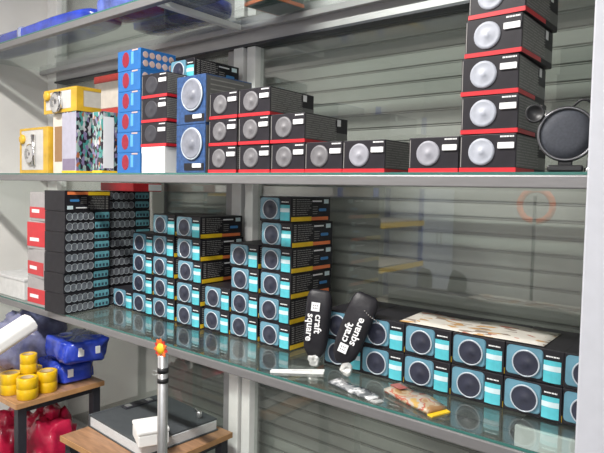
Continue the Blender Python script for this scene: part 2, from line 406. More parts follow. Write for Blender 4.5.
# ------------------------------------------------------------------ speaker boxes with teal labels
W, D_, H = 0.138, 0.225, 0.0845
def teal_parts():
    P = []
    P.append(('carton', mesh('carton', bbox(-W / 2, W / 2, 0, D_, 0, H, 0.0015), BLACK)))
    def win_(bm):
        rrect(bm, -0.0215, 0.0445, 0.087, 0.072, 0.010, -0.0035, 0.001)
        bevel_edges = [e for e in bm.edges if all(abs(v.co.y + 0.0035) < 1e-6 for v in e.verts)]
        bmesh.ops.bevel(bm, geom=bevel_edges, offset=0.002, segments=2, affect='EDGES')
    P.append(('window_panel', mesh('window_panel', win_, WINDOW)))
    c = (-0.0165, -0.003, 0.0415)
    P.append(('speaker_cone', mesh('speaker_cone', lambda bm: lathe(bm, [(0.0, 0.0035), (0.008, 0.0045), (0.011, 0.002), (0.027, 0.004), (0.0305, 0.0045), (0.0315, 0.0)], 28, c, 'y'), CONE, True)))
    P.append(('trim_ring', mesh('trim_ring', lambda bm: torus(bm, 0.0316, 0.0021, 32, 8, (c[0], -0.0062, c[2])), RING, True)))
    def lab(bm):
        n = 8
        x0, x1 = 0.0235, 0.0635
        rows = []
        for k in range(n + 1):
            t = k / n
            x = x0 + (x1 - x0) * t; y = -0.0006 - 0.004 * math.sin(PI * t)
            rows.append((bm.verts.new((x, y, 0.006)), bm.verts.new((x, y, 0.058)), bm.verts.new((x, 0.0008, 0.058)), bm.verts.new((x, 0.0008, 0.006))))
        for a, b in zip(rows[:-1], rows[1:]):
            for i in range(4): bm.faces.new((a[i], b[i], b[(i + 1) % 4], a[(i + 1) % 4]))
        bm.faces.new(rows[0]); bm.faces.new(rows[-1])
    P.append(('label_panel', mesh('label_panel', lab, TEAL)))
    def band(bm):
        n = 8; x0, x1 = 0.0235, 0.0635
        vs = [(bm.verts.new((x0 + (x1 - x0) * k / n, -0.0011 - 0.004 * math.sin(PI * k / n), 0.034)), bm.verts.new((x0 + (x1 - x0) * k / n, -0.0011 - 0.004 * math.sin(PI * k / n), 0.047))) for k in range(n + 1)]
        for a, b in zip(vs[:-1], vs[1:]): bm.faces.new((a[0], b[0], b[1], a[1]))
    P.append(('label_band', mesh('label_band', band, PALE)))
    def logo(bm):
        for i, wd in enumerate((3.2, 2.4, 2.8, 2.4, 2.0, 3.0, 2.4, 2.6, 1.8)):
            x = 0.0285 + i * 0.0035
            box(bm, x, x + wd * 0.001, -0.0006, 0.0004, 0.066, 0.0692)
    P.append(('logo_print', mesh('logo_print', logo, WHITEP)))
    # right side
    xs = W / 2
    def rows_(bm):
        rr = random.Random(3)
        for k in range(8):
            z = 0.024 + k * 0.0072
            box(bm, xs - 0.0002, xs + 0.0006, 0.010, 0.022, z, z + 0.0032)
            y = 0.030
            end = 0.085 + rr.random() * 0.03
            while y < end:
                l = 0.006 + rr.random() * 0.014
                box(bm, xs - 0.0002, xs + 0.0006, y, min(y + l, end), z + 0.0005, z + 0.0027)
                y += l + 0.003
        for k in range(4):
            z = 0.026 + k * 0.008
            box(bm, xs - 0.0002, xs + 0.0006, 0.120, 0.140 + 0.01 * rr.random(), z, z + 0.002)
    P.append(('side_print', mesh('side_print', rows_, GREYP)))
    P.append(('side_logo', mesh('side_logo', bbox(xs - 0.0002, xs + 0.0007, 0.118, 0.172, 0.068, 0.073), WHITEP)))
    P.append(('side_badge', mesh('side_badge', bbox(xs - 0.0002, xs + 0.0007, 0.186, 0.213, 0.062, 0.077), PALE)))
    P.append(('side_mark', mesh('side_mark', lambda bm: rrect(bm, 0.178, 0.040, 0.044, 0.010, 0.004, xs + 0.0007, xs - 0.0002, 3, 'x'), BLUEM)))
    P.append(('yellow_strip', mesh('yellow_strip', bbox(xs - 0.0002, xs + 0.0009, 0.002, 0.112, 0.003, 0.018), YEL)))
    P.append(('orange_strip', mesh('orange_strip', bbox(xs - 0.0002, xs + 0.0008, 0.1122, 0.212, 0.004, 0.016), ORA)))
    return P
TP = teal_parts()
# the other long side, printed with two rows of round cones and teal labels
xl = -W / 2
def ovals(bm):
    for r_ in range(2):
        for k in range(5):
            lathe(bm, [(0.0, 0.0), (0.0125, 0.001), (0.0150, 0.0006), (0.0165, 0.0)], 14, (xl - 0.0016, 0.205 - k * 0.026, 0.022 + r_ * 0.041), 'x')
def ovr(bm):
    for r_ in range(2):
        for k in range(5):
            torus(bm, 0.0150, 0.0011, 16, 5, (xl - 0.0012, 0.205 - k * 0.026, 0.022 + r_ * 0.041), 'x')
def teals(bm):
    for r_ in range(2):
        rrect(bm, 0.043, 0.024 + r_ * 0.041, 0.074, 0.028, 0.006, xl - 0.0012, xl + 0.0005, 3, 'x')
def tmark(bm):
    for r_ in range(2):
        for k in range(4):
            box(bm, xl - 0.002, xl - 0.0005, 0.012 + k * 0.018, 0.022 + k * 0.018, 0.014 + r_ * 0.041, 0.026 + r_ * 0.041)
RP = [('printed_cones', mesh('printed_cones', ovals, mat('printed_cone_grey', (0.13, 0.14, 0.16), 0.35, coat=0.3, var=0.4, scale=60), True)),
      ('printed_rings', mesh('printed_rings', ovr, mat('printed_ring_grey', (0.33, 0.36, 0.38), 0.35), True)),
      ('printed_labels', mesh('printed_labels', teals, mat('muted_teal_print', (0.14, 0.38, 0.44), 0.4, var=0.15, scale=60))),
      ('printed_marks', mesh('printed_marks', tmark, mat('dark_blue_print', (0.03, 0.06, 0.09), 0.4)))]

def teal_box(x, y, z, label, rz=0.0, flip=False, reverse=False, group='teal-labelled speaker boxes'):
    """x,y,z: bottom middle of the front face"""
    rot = (0, 0, rz)
    t = thing('speaker_box', label, 'box', (x, y, z), rot, group)
    for n, me in TP:
        if n == 'carton' or (not reverse) or flip:
            link(n, me, t)
    if reverse and not flip:
        for n, me in RP: link(n, me, t)
    return t
ORD = ['bottom', 'second from bottom', 'third from bottom', 'fourth from bottom', 'fifth from bottom', 'top']
def ordn(i, n): return 'top' if i == n - 1 and n > 1 else ORD[i] if i else 'bottom'

ZL = -0.6
cols = [
    (-2.183, 0.236, 1, None),
    (-2.030, 0.229, 4, 'four-high column next to the single box'),
    (-1.880, 0.222, 5, 'five-high column with hidden sides'),
    (-1.716, 0.212, 5, 'five-high column showing its yellow-striped sides'),
    (-1.574, 0.226, 2, 'two-high column below the mullion'),
    (-1.430, 0.226, 4, 'four-high column left of six-high column'),
    (-1.277, 0.222, 6, 'six-high column beside the upright pouch'),
]
rj = random.Random(11)
for ci, (x, y, n, desc) in enumerate(cols):
    for k in range(n):
        if desc is None: lab = 'single teal-labelled speaker box standing alone left of the four-high column'
        else: lab = 'teal-labelled speaker box, %s of the %s' % (ordn(k, n), desc)
        dx = rj.uniform(-0.003, 0.003); dy = rj.uniform(-0.003, 0.003)
        if ci == 6 and k in (5,): dx -= 0.006
        if ci == 6 and k in (0, 1): dx -= 0.001
        teal_box(x + dx, y + dy, ZL + 0.0005 + k * 0.0855, lab, R(rj.uniform(-1.2, 1.2)))
rown = ['first', 'second', 'third', 'fourth', 'fifth', 'sixth', 'seventh']
for k in range(6):
    x = -1.048 + 0.0695 + k * 0.1395
    for lvl in range(2):
        lab = '%s speaker box from the left in the long row, %s layer' % (rown[k], ('lower', 'upper')[lvl])
        teal_box(x + rj.uniform(-0.001, 0.001) , 0.196 + rj.uniform(-0.003, 0.003), ZL + 0.0005 + lvl * 0.0855, lab, R(rj.uniform(-0.6, 0.6)), group='speaker boxes in the long double row')

# the two stacks at the left, turned round so that the cone-printed side shows
for s_i, (xc, y0, nb, desc) in enumerate(((-2.320, -0.018, 6, 'front stack at far left'), (-2.340, 0.2165, 6, 'stack behind the front-left stack'))):
    for k in range(nb):
        z = ZL + 0.0005 + k * 0.0855; th = R(6) if s_i == 0 else 0.0
        lab = 'cone-printed box, %s of the %s' % (ordn(k, nb), desc)
        if s_i == 0 and k == nb - 1:
            lab = 'upside-down speaker box with orange and yellow stripe topping the far-left stack'
            # turned over about its side normal: stripe on top, orange to the front
            teal = teal_box(xc, y0 + D_, z + H + 0.0, lab, 0.0, True, True, 'speaker boxes turned sideways')
            teal.rotation_euler = (PI, 0, th)
        else:
            teal_box(xc + rj.uniform(-0.004, 0.004) , y0 + D_ + 0.0, z, lab, PI + th + R(rj.uniform(-1, 1)), False, True, 'speaker boxes turned sideways')

# ------------------------------------------------------------------ red-banded speaker boxes
RW, RD, RH = 0.1275, 0.215, 0.0848
def red_parts():
    P = [('carton', mesh('carton', bbox(-RW / 2, RW / 2, 0, RD, 0, RH, 0.0015), BLACK2))]
    c = (-0.013, -0.0005, 0.046)
    P.append(('speaker_cone', mesh('speaker_cone', lambda bm: lathe(bm, [(0.0, 0.005), (0.006, 0.004), (0.009, 0.0015), (0.024, 0.003), (0.029, 0.0035), (0.0305, 0.0)], 26, c, 'y'), DISC, True)))
    P.append(('window_edge', mesh('window_edge', bbox(-0.0615, -0.0598, -0.0006, 0.0004, 0.012, 0.080), GREYP)))
    P.append(('price_sticker', mesh('price_sticker', lambda bm: rrect(bm, 0.0425, 0.0590, 0.036, 0.0135, 0.0015, -0.0045, 0.0004), WHITEP)))
    def logo(bm):
        for i, wd in enumerate((3.0, 2.2, 2.6, 2.4, 2.8, 2.0, 2.6, 2.4, 2.2)):
            x = 0.0285 + i * 0.0035
            box(bm, x, x + wd * 0.001, -0.0006, 0.0004, 0.0770, 0.0805)
    P.append(('logo_print', mesh('logo_print', logo, WHITEP)))
    P.append(('red_band', mesh('red_band', lambda bm: (box(bm, -RW / 2 - 0.0004, RW / 2 + 0.0004, -0.0010, 0.0004, 0.0008, 0.0105), box(bm, RW / 2 - 0.0004, RW / 2 + 0.0010, -0.0010, 0.128, 0.0008, 0.0105)), REDP)))
    xs = RW / 2
    P.append(('side_panel', mesh('side_panel', bbox(xs - 0.0002, xs + 0.0004, 0.004, RD - 0.004, 0.012, RH - 0.003), SIDEG)))
    def lines(bm):
        rr = random.Random(5)
        for k in range(11):
            z = 0.016 + k * 0.0062
            y = 0.008
            while y < 0.15:
                l = 0.02 + rr.random() * 0.05
                box(bm, xs, xs + 0.0009, y, min(0.155, y + l), z, z + 0.0020)
                y += l + 0.006
    P.append(('side_print', mesh('side_print', lines, GREYP)))
    P.append(('side_dark_end', mesh('side_dark_end', bbox(xs, xs + 0.0008, 0.150, RD - 0.004, 0.040, RH - 0.003), BLACK2)))
    P.append(('side_badge', mesh('side_badge', bbox(xs, xs + 0.0014, 0.158, 0.176, 0.060, 0.080), WHITEP)))
    return P
RPARTS = red_parts()
CONES = {}
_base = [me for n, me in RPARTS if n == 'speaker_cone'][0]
for _k, _m in (('shaded', mat('shaded_cone', (0.16, 0.155, 0.165), 0.45, var=0.2, scale=40)), ('dark', mat('dark_cone_card', (0.04, 0.04, 0.05), 0.45)), ('pale', mat('lit_cone', (0.40, 0.42, 0.48), 0.45, var=0.15, scale=40))):  # left columns darker, tower lighter: shade and lamplight put into the cone colour
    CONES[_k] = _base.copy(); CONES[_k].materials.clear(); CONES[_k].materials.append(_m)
def red_box(x, y, z, label, rz=0.0, group='red-banded speaker boxes', cone=None):
    t = thing('speaker_box', label, 'box', (x, y, z), (0, 0, rz), group)
    for n, me in RPARTS:
        o = link(n, me, t)
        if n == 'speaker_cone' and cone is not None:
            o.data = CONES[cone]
    return t
rcols = [(-1.352, 0.040, 3, 'three-high column next to the patterned boxes'), (-1.216, 0.040, 3, 'three-high column showing its lined side'),
         (-1.083, 0.040, 2, 'two-high column'), (-0.954, 0.040, 1, None), (-0.823, 0.040, 1, None), (-0.626, 0.040, 1, None),
         (-0.489, 0.030, 5, 'tall tower beside the round speaker')]
for ci, (x, y, n, desc) in enumerate(rcols):
    for k in range(n):
        if n == 1:
            lab = ['', '', '', 'red-banded speaker box, single height, touching the two-high column', 'red-banded single speaker box with pale round cone, before the empty gap', 'red-banded single speaker box standing just left of the tall tower'][ci]
        else: lab = 'red-banded speaker box, %s of the %s' % (ordn(k, n), desc)
        dx = rj.uniform(-0.002, 0.002); rz = R(rj.uniform(-1, 1))
        if ci == 6: dx += (0, -0.001, -0.003, 0.004, 0.010)[k]; rz = R((0, 2, 3, -1, -3)[k])
        if ci == 6: rz *= 0.6
        red_box(x + dx, y + rj.uniform(-0.002, 0.002), ZM + 0.0004 + k * 0.0857, lab, rz, cone='shaded' if ci < 4 else 'pale' if ci == 6 else None)

# ------------------------------------------------------------------ left end of the middle shelf
# column of teal-labelled boxes behind the patterned blue ones
for k in range(5):
    teal_box(-1.712, 0.170, ZM + 0.0005 + k * 0.0855, 'teal-labelled box, %s of the middle-shelf column behind patterned boxes' % ordn(k, 5), group='teal-labelled boxes on the middle shelf')
# two large patterned blue boxes with big cones
for k in range(2):
    bw, bh, bd = 0.148, 0.160, 0.21
    t = thing('patterned_box', ('lower', 'upper')[k] + ' patterned dark blue box with a large pale speaker cone', 'box', (-1.497, 0.030, ZM + 0.0005 + k * 0.1610), (0, 0, R(-1)), 'patterned blue speaker boxes')
    obj('carton', bbox(-bw / 2, bw / 2, 0, bd, 0, bh, 0.002), MIDB, t)
    obj('side_panel', bbox(bw / 2 - 0.0005, bw / 2 + 0.0006, 0.004, bd - 0.004, 0.004, bh - 0.004), SIDEG, t)
    obj('side_print', lambda bm: [box(bm, bw / 2, bw / 2 + 0.0011, 0.02, 0.13 + 0.04 * (j % 2), 0.03 + 0.016 * j, 0.034 + 0.016 * j) for j in range(8)], GREYP, t)
    obj('speaker_cone', lambda bm: lathe(bm, [(0.0, 0.010), (0.014, 0.008), (0.018, 0.003), (0.044, 0.006), (0.048, 0.007), (0.051, 0.0)], 28, (0.010, -0.0005, 0.096), 'y'), mat('smoky_cone', (0.20, 0.21, 0.25), 0.4, var=0.2, scale=40), t, True)
    obj('trim_ring', lambda bm: torus(bm, 0.051, 0.003, 30, 6, (0.010, -0.004, 0.096)), RING, t, True)
    obj('label_panel', lambda bm: rrect(bm, 0.020, 0.020, 0.100, 0.024, 0.003, -0.0015, 0.001), BLACK, t)
    obj('price_sticker', lambda bm: rrect(bm, 0.036, 0.024, 0.044, 0.013, 0.0015, -0.0032, -0.0010), WHITEP, t)
# black boxes standing on a white carton
t = thing('white_carton', 'small plain white carton under the black red-banded boxes', 'box', (-1.692, 0.026, ZM + 0.0005))
obj('carton_body', bbox(-0.066, 0.066, 0, 0.10, 0, 0.092, 0.0015), PAPERW, t)
obj('lid_flap', bbox(-0.066, 0.066, -0.0008, 0.0002, 0.070, 0.0915), PAPERW, t)
for k in range(3):
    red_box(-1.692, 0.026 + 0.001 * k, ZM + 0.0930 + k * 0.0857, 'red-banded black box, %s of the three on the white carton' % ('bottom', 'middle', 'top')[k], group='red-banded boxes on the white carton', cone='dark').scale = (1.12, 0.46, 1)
# bright blue boxes with a red half disc
BW, BD, BH = 0.143, 0.160, 0.0752
def bb_parts():
    P = [('carton', mesh('carton', bbox(-BW / 2, BW / 2, 0, BD, 0, BH, 0.0015), BRIGHTB))]
    def red(bm): lathe(bm, [(0.0, 0.0012), (0.0245, 0.0010), (0.026, -0.0004)], 22, (0, 0, 0), 'y'); bmesh.ops.transform(bm, matrix=Matrix.Translation((-0.020, 0, 0.040)) @ Matrix.Diagonal((0.85, 1, 1.12, 1)), verts=bm.verts)
    P.append(('red_panel', mesh('red_panel', red, DEEPRED)))
    P.append(('pale_stripe', mesh('pale_stripe', bbox(0.014, 0.030, -0.0008, 0.0004, 0.022, 0.066), mat('sky_blue_print', (0.10, 0.34, 0.70), 0.4))))
    P.append(('small_logo', mesh('small_logo', bbox(0.020, 0.056, -0.0009, 0.0004, 0.0685, 0.0735), PINKD)))
    def dots(bm):
        for r_ in range(2):
            for k in range(5):
                lathe(bm, [(0.0, 0.0010), (0.0115, 0.0008), (0.0125, -0.0003)], 12, (BW / 2, 0.022 + k * 0.029, 0.022 + r_ * 0.031), 'x')
    P.append(('side_dots', mesh('side_dots', dots, PINKD)))
    return P
BP = bb_parts()
for k in range(6):
    t = thing('blue_box', 'bright blue carton with dark red panel, %s of the six-high stack' % ordn(k, 6), 'box', (-1.858 + rj.uniform(-0.002, 0.002), 0.038, ZM + 0.0005 + k * 0.0758), (0, 0, R(rj.uniform(-1, 1))), 'bright blue cartons')
    for n, me in BP: link(n, me, t)
# cream packs with red lids behind
for k in range(3):
    t = thing('red_topped_pack', 'cream pack with a red top, %s of the stack behind the blue cartons' % ('bottom', 'middle', 'top')[k], 'box', (-2.35, 0.30, ZM + 0.0005 + k * 0.1555), (0, 0, 0), 'red-topped cream packs')
    obj('carton', bbox(-0.17, 0.17, 0, 0.14, 0, 0.122, 0.002), CREAM, t)
    obj('red_lid', bbox(-0.172, 0.172, -0.002, 0.142, 0.122, 0.1545, 0.002), mat('red_card', (0.55, 0.05, 0.04), 0.45), t)
    obj('dark_print', bbox(0.06, 0.14, -0.001, 0.0005, 0.02, 0.10), mat('navy_print', (0.03, 0.04, 0.10), 0.45), t)
# rainbow foil boxes
for k, (xa, xb, ya, dd, hh) in enumerate(((-2.322, -2.206, 0.030, 0.078, 0.2545), (-2.088, -2.018, 0.030, 0.070, 0.240))):
    t = thing('foil_box', ('taller rainbow foil box with lavender front, left of its pair', 'shorter rainbow foil box with a white stripe, against the blue cartons')[k], 'box', ((xa + xb) / 2, ya, ZM + 0.0005), (0, 0, 0), 'rainbow foil boxes')
    ww = xb - xa
    obj('carton', bbox(-ww / 2, ww / 2, 0, dd, 0, hh, 0.002), HOLO, t)
    obj('front_panel', bbox(-ww / 2 + 0.003, ww / 2 - 0.003, -0.001, 0.0005, 0.004, hh - 0.004), (LAV, HOLO)[k], t)
    if k == 0: obj('lower_print', bbox(-ww / 2 + 0.01, ww / 2 - 0.01, -0.002, -0.0009, 0.012, 0.06), mat('mauve_print', (0.22, 0.18, 0.27), 0.4), t)
    if k == 1: obj('white_stripe', bbox(ww / 2 - 0.0005, ww / 2 + 0.001, 0.004, 0.05, 0.02, 0.22), WHITEP, t)
    obj('gold_foot_strip', bbox(-ww / 2 + 0.002, ww / 2 + 0.001, -0.0025, dd - 0.004, 0.001, 0.010), YEL, t)
# yellow-framed packs with chrome horns inside
def horn_pack(loc, label, ww, hh, dd):
    t = thing('horn_pack', label, 'package', loc, (0, 0, 0), 'yellow-framed packs')
    obj('backing_box', bbox(-ww / 2, ww / 2, 0.004, dd, 0, hh, 0.002), mat('clear_pack', (0.55, 0.52, 0.46), 0.2, coat=0.5), t)
    obj('yellow_frame', lambda bm: (box(bm, -ww / 2, -ww / 2 + 0.016, 0, 0.006, 0, hh), box(bm, ww / 2 - 0.045, ww / 2, 0, 0.006, 0, hh), box(bm, -ww / 2 + 0.0161, ww / 2 - 0.0451, 0, 0.006, hh - 0.010, hh), box(bm, -ww / 2 + 0.0161, ww / 2 - 0.0451, 0, 0.006, 0, 0.014)), YELF, t)
    obj('side_frame', lambda bm: (box(bm, ww / 2 - 0.0005, ww / 2 + 0.0012, 0.0, 0.03, 0.0, hh), box(bm, ww / 2 - 0.0005, ww / 2 + 0.0012, 0.0301, dd, hh - 0.014, hh), box(bm, ww / 2 - 0.0005, ww / 2 + 0.0012, 0.0301, dd, 0, 0.02)), YELF, t)
    obj('back_board', bbox(-ww / 2 + 0.017, ww / 2 - 0.046, 0.0005, 0.0045, 0.015, hh - 0.011), mat('grey_board', (0.58, 0.57, 0.55), 0.3), t)
    hx = -0.016
    horn = obj('chrome_horn', lambda bm: lathe(bm, [(0.030, -0.004), (0.046, 0.012), (0.034, 0.018), (0.018, 0.012), (0.012, 0.020), (0.0, 0.022)], 24, (hx, 0, hh * 0.42), 'y'), CHROME, t, True)
    obj('chrome_pipe', lambda bm: tube(bm, [(hx + 0.03, -0.006, hh * 0.18), (hx + 0.032, -0.008, hh * 0.5), (hx + 0.026, -0.008, hh * 0.84)], 0.010), CHROME, t, True)
    obj('yellow_knob', lambda bm: lathe(bm, [(0.021, -0.001), (0.023, 0.008), (0.016, 0.013), (0.0, 0.014)], 18, (-ww / 2 + 0.034, 0, hh * 0.76), 'y'), YELF, t, True)
    return t
horn_pack((-2.568, 0.030, ZM + 0.0005), 'yellow-framed pack with chrome horn at the left end of middle shelf', 0.262, 0.203, 0.10)
horn_pack((-2.340, 0.030, ZM + 0.2560), 'raised yellow-framed pack with chrome horn resting on the lavender foil box', 0.268, 0.100, 0.11)
t = thing('cream_carton', 'narrow cream carton between the yellow-framed pack and lavender foil box', 'box', (-2.378, 0.045, ZM + 0.0005))
obj('carton_body', bbox(-0.046, 0.046, 0, 0.10, 0, 0.2545, 0.002), CREAM, t)
obj('brown_print', bbox(-0.03, 0.03, -0.001, 0.0005, 0.05, 0.20), mat('brown_print', (0.30, 0.17, 0.08), 0.5), t)

# ------------------------------------------------------------------ round speaker pod at the right end of the middle shelf
t = thing('speaker_pod', 'round black speaker pod with silver rim and cable beside the tower', 'speaker', (-0.328, 0.045, ZM + 0.0005), (0, 0, R(14)))
cz = 0.0785
obj('pod_body', lambda bm: lathe(bm, [(0.0, -0.05), (0.030, -0.046), (0.046, -0.030), (0.055, -0.006), (0.0575, 0.006), (0.055, 0.010), (0.051, 0.008)], 36, (0, 0, cz), 'y'), RUBBER, t, True)
obj('rim_ring', lambda bm: torus(bm, 0.0535, 0.0032, 40, 8, (0, -0.009, cz)), mat('worn_silver_rim', (0.16, 0.16, 0.17), 0.3, metal=0.7), t, True)
obj('grille', lambda bm: lathe(bm, [(0.0, 0.012), (0.03, 0.011), (0.050, 0.008), (0.051, 0.004)], 36, (0, 0, cz), 'y'), FABRIC, t, True)
obj('tweeter_cup', lambda bm: lathe(bm, [(0.0, 0.004), (0.014, 0.006), (0.017, 0.012), (0.0195, 0.010), (0.020, 0.0), (0.016, -0.014), (0.009, -0.022), (0.0, -0.024)], 24, (-0.062, -0.004, cz + 0.044), 'y'), RUBBER, t, True)
obj('tweeter_neck', lambda bm: tube(bm, [(-0.055, 0.006, cz + 0.044), (-0.042, 0.008, cz + 0.040), (-0.030, 0.010, cz + 0.034)], [0.012, 0.012, 0.014]), SILVER, t, True)
obj('base_foot', bbox(-0.034, 0.034, -0.030, 0.035, 0.0, 0.014, 0.004), RUBBER, t)
obj('base_stem', bbox(-0.014, 0.014, -0.004, 0.022, 0.0125, 0.034, 0.003), RUBBER, t)
obj('clamp_screw', lambda bm: lathe(bm, [(0.0, 0.0), (0.010, 0.0), (0.010, 0.008), (0.006, 0.010), (0.006, 0.024), (0.0, 0.025)], 16, (0.045, -0.022, 0.0)), CHROME, t, True)
obj('side_bracket', lambda bm: tube(bm, [(0.045, -0.006, 0.03), (0.056, -0.008, 0.052), (0.060, -0.006, 0.075)], 0.005), CHROME, t, True)
cp = []
for k in range(24):
    a = k / 23
    cp.append((0.005 + 0.062 * a, 0.020 - 0.01 * math.sin(PI * a), cz + 0.052 + 0.020 * math.sin(PI * min(1, a * 1.25)) - 0.10 * max(0, a - 0.72)))
obj('cable', lambda bm: tube(bm, cp, 0.0026, 6), RUBBER, t, True)

# ------------------------------------------------------------------ black pouches with white print
def pouch(loc, rot, L, wd, label, upward):
    t = thing('black_pouch', label, 'pouch', loc, rot, 'black printed pouches')
    prof = [(0.028, 0.40, 0.003), (0.036, 0.55, 0.007), (0.055, 0.86, 0.013), (0.09, 0.97, 0.016), (0.14, 1.0, 0.017), (L - 0.045, 1.0, 0.017), (L - 0.022, 0.96, 0.013), (L - 0.008, 0.84, 0.008), (L, 0.60, 0.003)]
    def f(bm):
        rings = []
        for (z, s, th) in prof:
            rings.append([bm.verts.new((wd / 2 * s * math.copysign(abs(math.cos(a)) ** 0.7, math.cos(a)), th * math.sin(a), z)) for a in [2 * PI * k / 20 for k in range(20)]])
        for a, b in zip(rings[:-1], rings[1:]):
            for k in range(20): bm.faces.new((a[k], a[(k + 1) % 20], b[(k + 1) % 20], b[k]))
        bm.faces.new(rings[0]); bm.faces.new(list(reversed(rings[-1])))
    obj('pouch_body', f, POUCH, t, True)
    def neck(bm):
        lump(bm, wd * 0.42, 0.018, 0.040, 0.006, 60, 2.0 + upward, 2.6, 16, 8)
    obj('foil_neck', neck, FOIL, t, False, (0.022 if upward else 0.0, 0, 0))
    yf = -0.0192
    mw = 0.026
    if upward:      # print reads upward, logo square at the lower end
        a = text_mesh('print_word', 'craft', 0.031, WHITEP, offset=0.0006); b = text_mesh('print_word', 'square', 0.031, WHITEP, offset=0.0006)
        link('print_word', a, t, (-0.004, yf, 0.092), (R(90), R(-90), 0)); link('print_word', b, t, (0.020, yf, 0.092), (R(90), R(-90), 0))
        lz, lx = 0.074, -0.006
    else:
        a = text_mesh('print_word', 'craft', 0.031, WHITEP, offset=0.0006); b = text_mesh('print_word', 'square', 0.031, WHITEP, offset=0.0006)
        link('print_word', a, t, (-0.003, yf, L - 0.072), (R(90), R(90), 0)); link('print_word', b, t, (-0.027, yf, L - 0.072), (R(90), R(90), 0))
        lz, lx = L - 0.050, -0.006
    lg = obj('logo_square', bbox(lx - mw / 2, lx + mw / 2, yf - 0.0004, yf + 0.003, lz - mw / 2, lz + mw / 2), WHITEP, t)
    obj('logo_marks', lambda bm: [box(bm, lx - 0.007 + 0.0055 * i, lx - 0.005 + 0.0055 * i, yf - 0.0009, yf - 0.0004, lz - 0.006 + 0.008 * j, lz - 0.002 + 0.008 * j) for i in range(3) for j in range(2)], POUCH, lg)
    return t
pouch((-1.048, 0.140, -0.599), (R(-2), R(4), R(24)), 0.236, 0.080, 'upright black pouch with white print beside the six-high column', 0)
p2 = pouch((-0.946, 0.122, -0.588), (R(-8), R(19), R(18)), 0.242, 0.084, 'tilted black pouch with white print leaning on the long row', 1)
obj('bead_chain', lambda bm: [lathe(bm, [(0.0, -0.003), (0.0026, -0.0015), (0.0026, 0.0015), (0.0, 0.003)], 8, (0.012 + 0.0068 * k, -0.020 + 0.001 * k, 0.198 - 0.0035 * k + 0.0007 * k * k * 0.3)) for k in range(8)], CHROME, p2)

# ------------------------------------------------------------------ loose things on the lower shelf
def flat_quad(pts, z0, z1, nx=10, curl=0.0):
    """a sheet between four ground corners, with thickness"""
    def f(bm):
        A, B, C_, D0 = [Vector((*p, 0)) for p in pts]
        top = []; bot = []
        for i in range(nx + 1):
            u = i / nx
            for j in range(4):
                v = j / 3
                p = (A.lerp(B, u)).lerp(D0.lerp(C_, u), v)
                h = curl * (math.sin(u * 9 + v * 2) * 0.5 + 0.5) * (0.3 + v)
                top.append(bm.verts.new((p.x, p.y, z1 + h))); bot.append(bm.verts.new((p.x, p.y, z0 + h)))
        g = lambda i, j: i * 4 + j
        for i in range(nx):
            for j in range(3):
                bm.faces.new((top[g(i, j)], top[g(i + 1, j)], top[g(i + 1, j + 1)], top[g(i, j + 1)]))
                bm.faces.new((bot[g(i, j + 1)], bot[g(i + 1, j + 1)], bot[g(i + 1, j)], bot[g(i, j)]))
        per = [g(i, 0) for i in range(nx + 1)] + [g(nx, j) for j in range(1, 4)] + [g(i, 3) for i in range(nx - 1, -1, -1)] + [g(0, j) for j in (2, 1)]
        for k in range(len(per)):
            a, b = per[k], per[(k + 1) % len(per)]
            bm.faces.new((top[a], bot[a], bot[b], top[b]))
    return f
o = obj('printed_flyer', flat_quad([(-0.790, 0.202), (-0.400, 0.208), (-0.404, 0.372), (-0.792, 0.345)], 0.0, 0.0012, 14, 0.004), FLYER, None, True, (0, 0, -0.4285))
tag(o, 'creased cream printed flyer lying on top of the long row', 'flyer')
t = thing('white_strip', 'narrow white paper strip lying before the upright pouch', 'paper', (0, 0, -0.6))
obj('strip_sheet', flat_quad([(-1.106, 0.010), (-0.981, 0.104), (-0.996, 0.130), (-1.112, 0.024)], 0.0005, 0.0065, 6), PAPERW, t)
obj('strip_print', flat_quad([(-1.060, 0.050), (-1.010, 0.088), (-1.014, 0.098), (-1.064, 0.058)], 0.0066, 0.0069, 6), mat('pale_grey_print', (0.55, 0.55, 0.55), 0.5), t)
t = thing('grey_packet', 'slim clear grey packet with bright patches before the tilted pouch', 'packet', (0, 0, -0.6))
obj('packet_body', flat_quad([(-0.922, 0.048), (-0.766, 0.010), (-0.752, 0.042), (-0.908, 0.086)], 0.0005, 0.008, 10, 0.004), GREYPK, t, True)
obj('packet_seal', flat_quad([(-0.7655, 0.012), (-0.744, 0.008), (-0.736, 0.034), (-0.7515, 0.040)], 0.0005, 0.003, 4), FOIL, t)
t = thing('sweet_packet', 'orange and red printed packet lying on the lower glass shelf', 'packet', (0, 0, -0.6))
obj('packet_body', flat_quad([(-0.772, 0.094), (-0.612, 0.028), (-0.590, 0.090), (-0.754, 0.154)], 0.0005, 0.010, 10, 0.006), PACKP, t, True)
obj('red_corner', flat_quad([(-0.768, 0.116), (-0.728, 0.102), (-0.718, 0.124), (-0.754, 0.144)], 0.0165, 0.0175, 6), mat('muted_red_print', (0.36, 0.09, 0.07), 0.4), t)
obj('yellow_end', flat_quad([(-0.6115, 0.028), (-0.596, 0.022), (-0.576, 0.080), (-0.5895, 0.088)], 0.0005, 0.004, 4), YEL, t)
# white carton under the right end of the lower shelf
t = thing('white_crate', 'white carton standing on the floor under the shelf, by the post', 'box', (-0.30, 0.17, ZF))
obj('carton_body', bbox(-0.165, 0.22, 0.045, 0.24, 0, 0.860, 0.004), PAPERW, t)
obj('tape_strip', bbox(-0.02, 0.04, 0.0442, 0.24, 0.8595, 0.8612), CREAM, t)

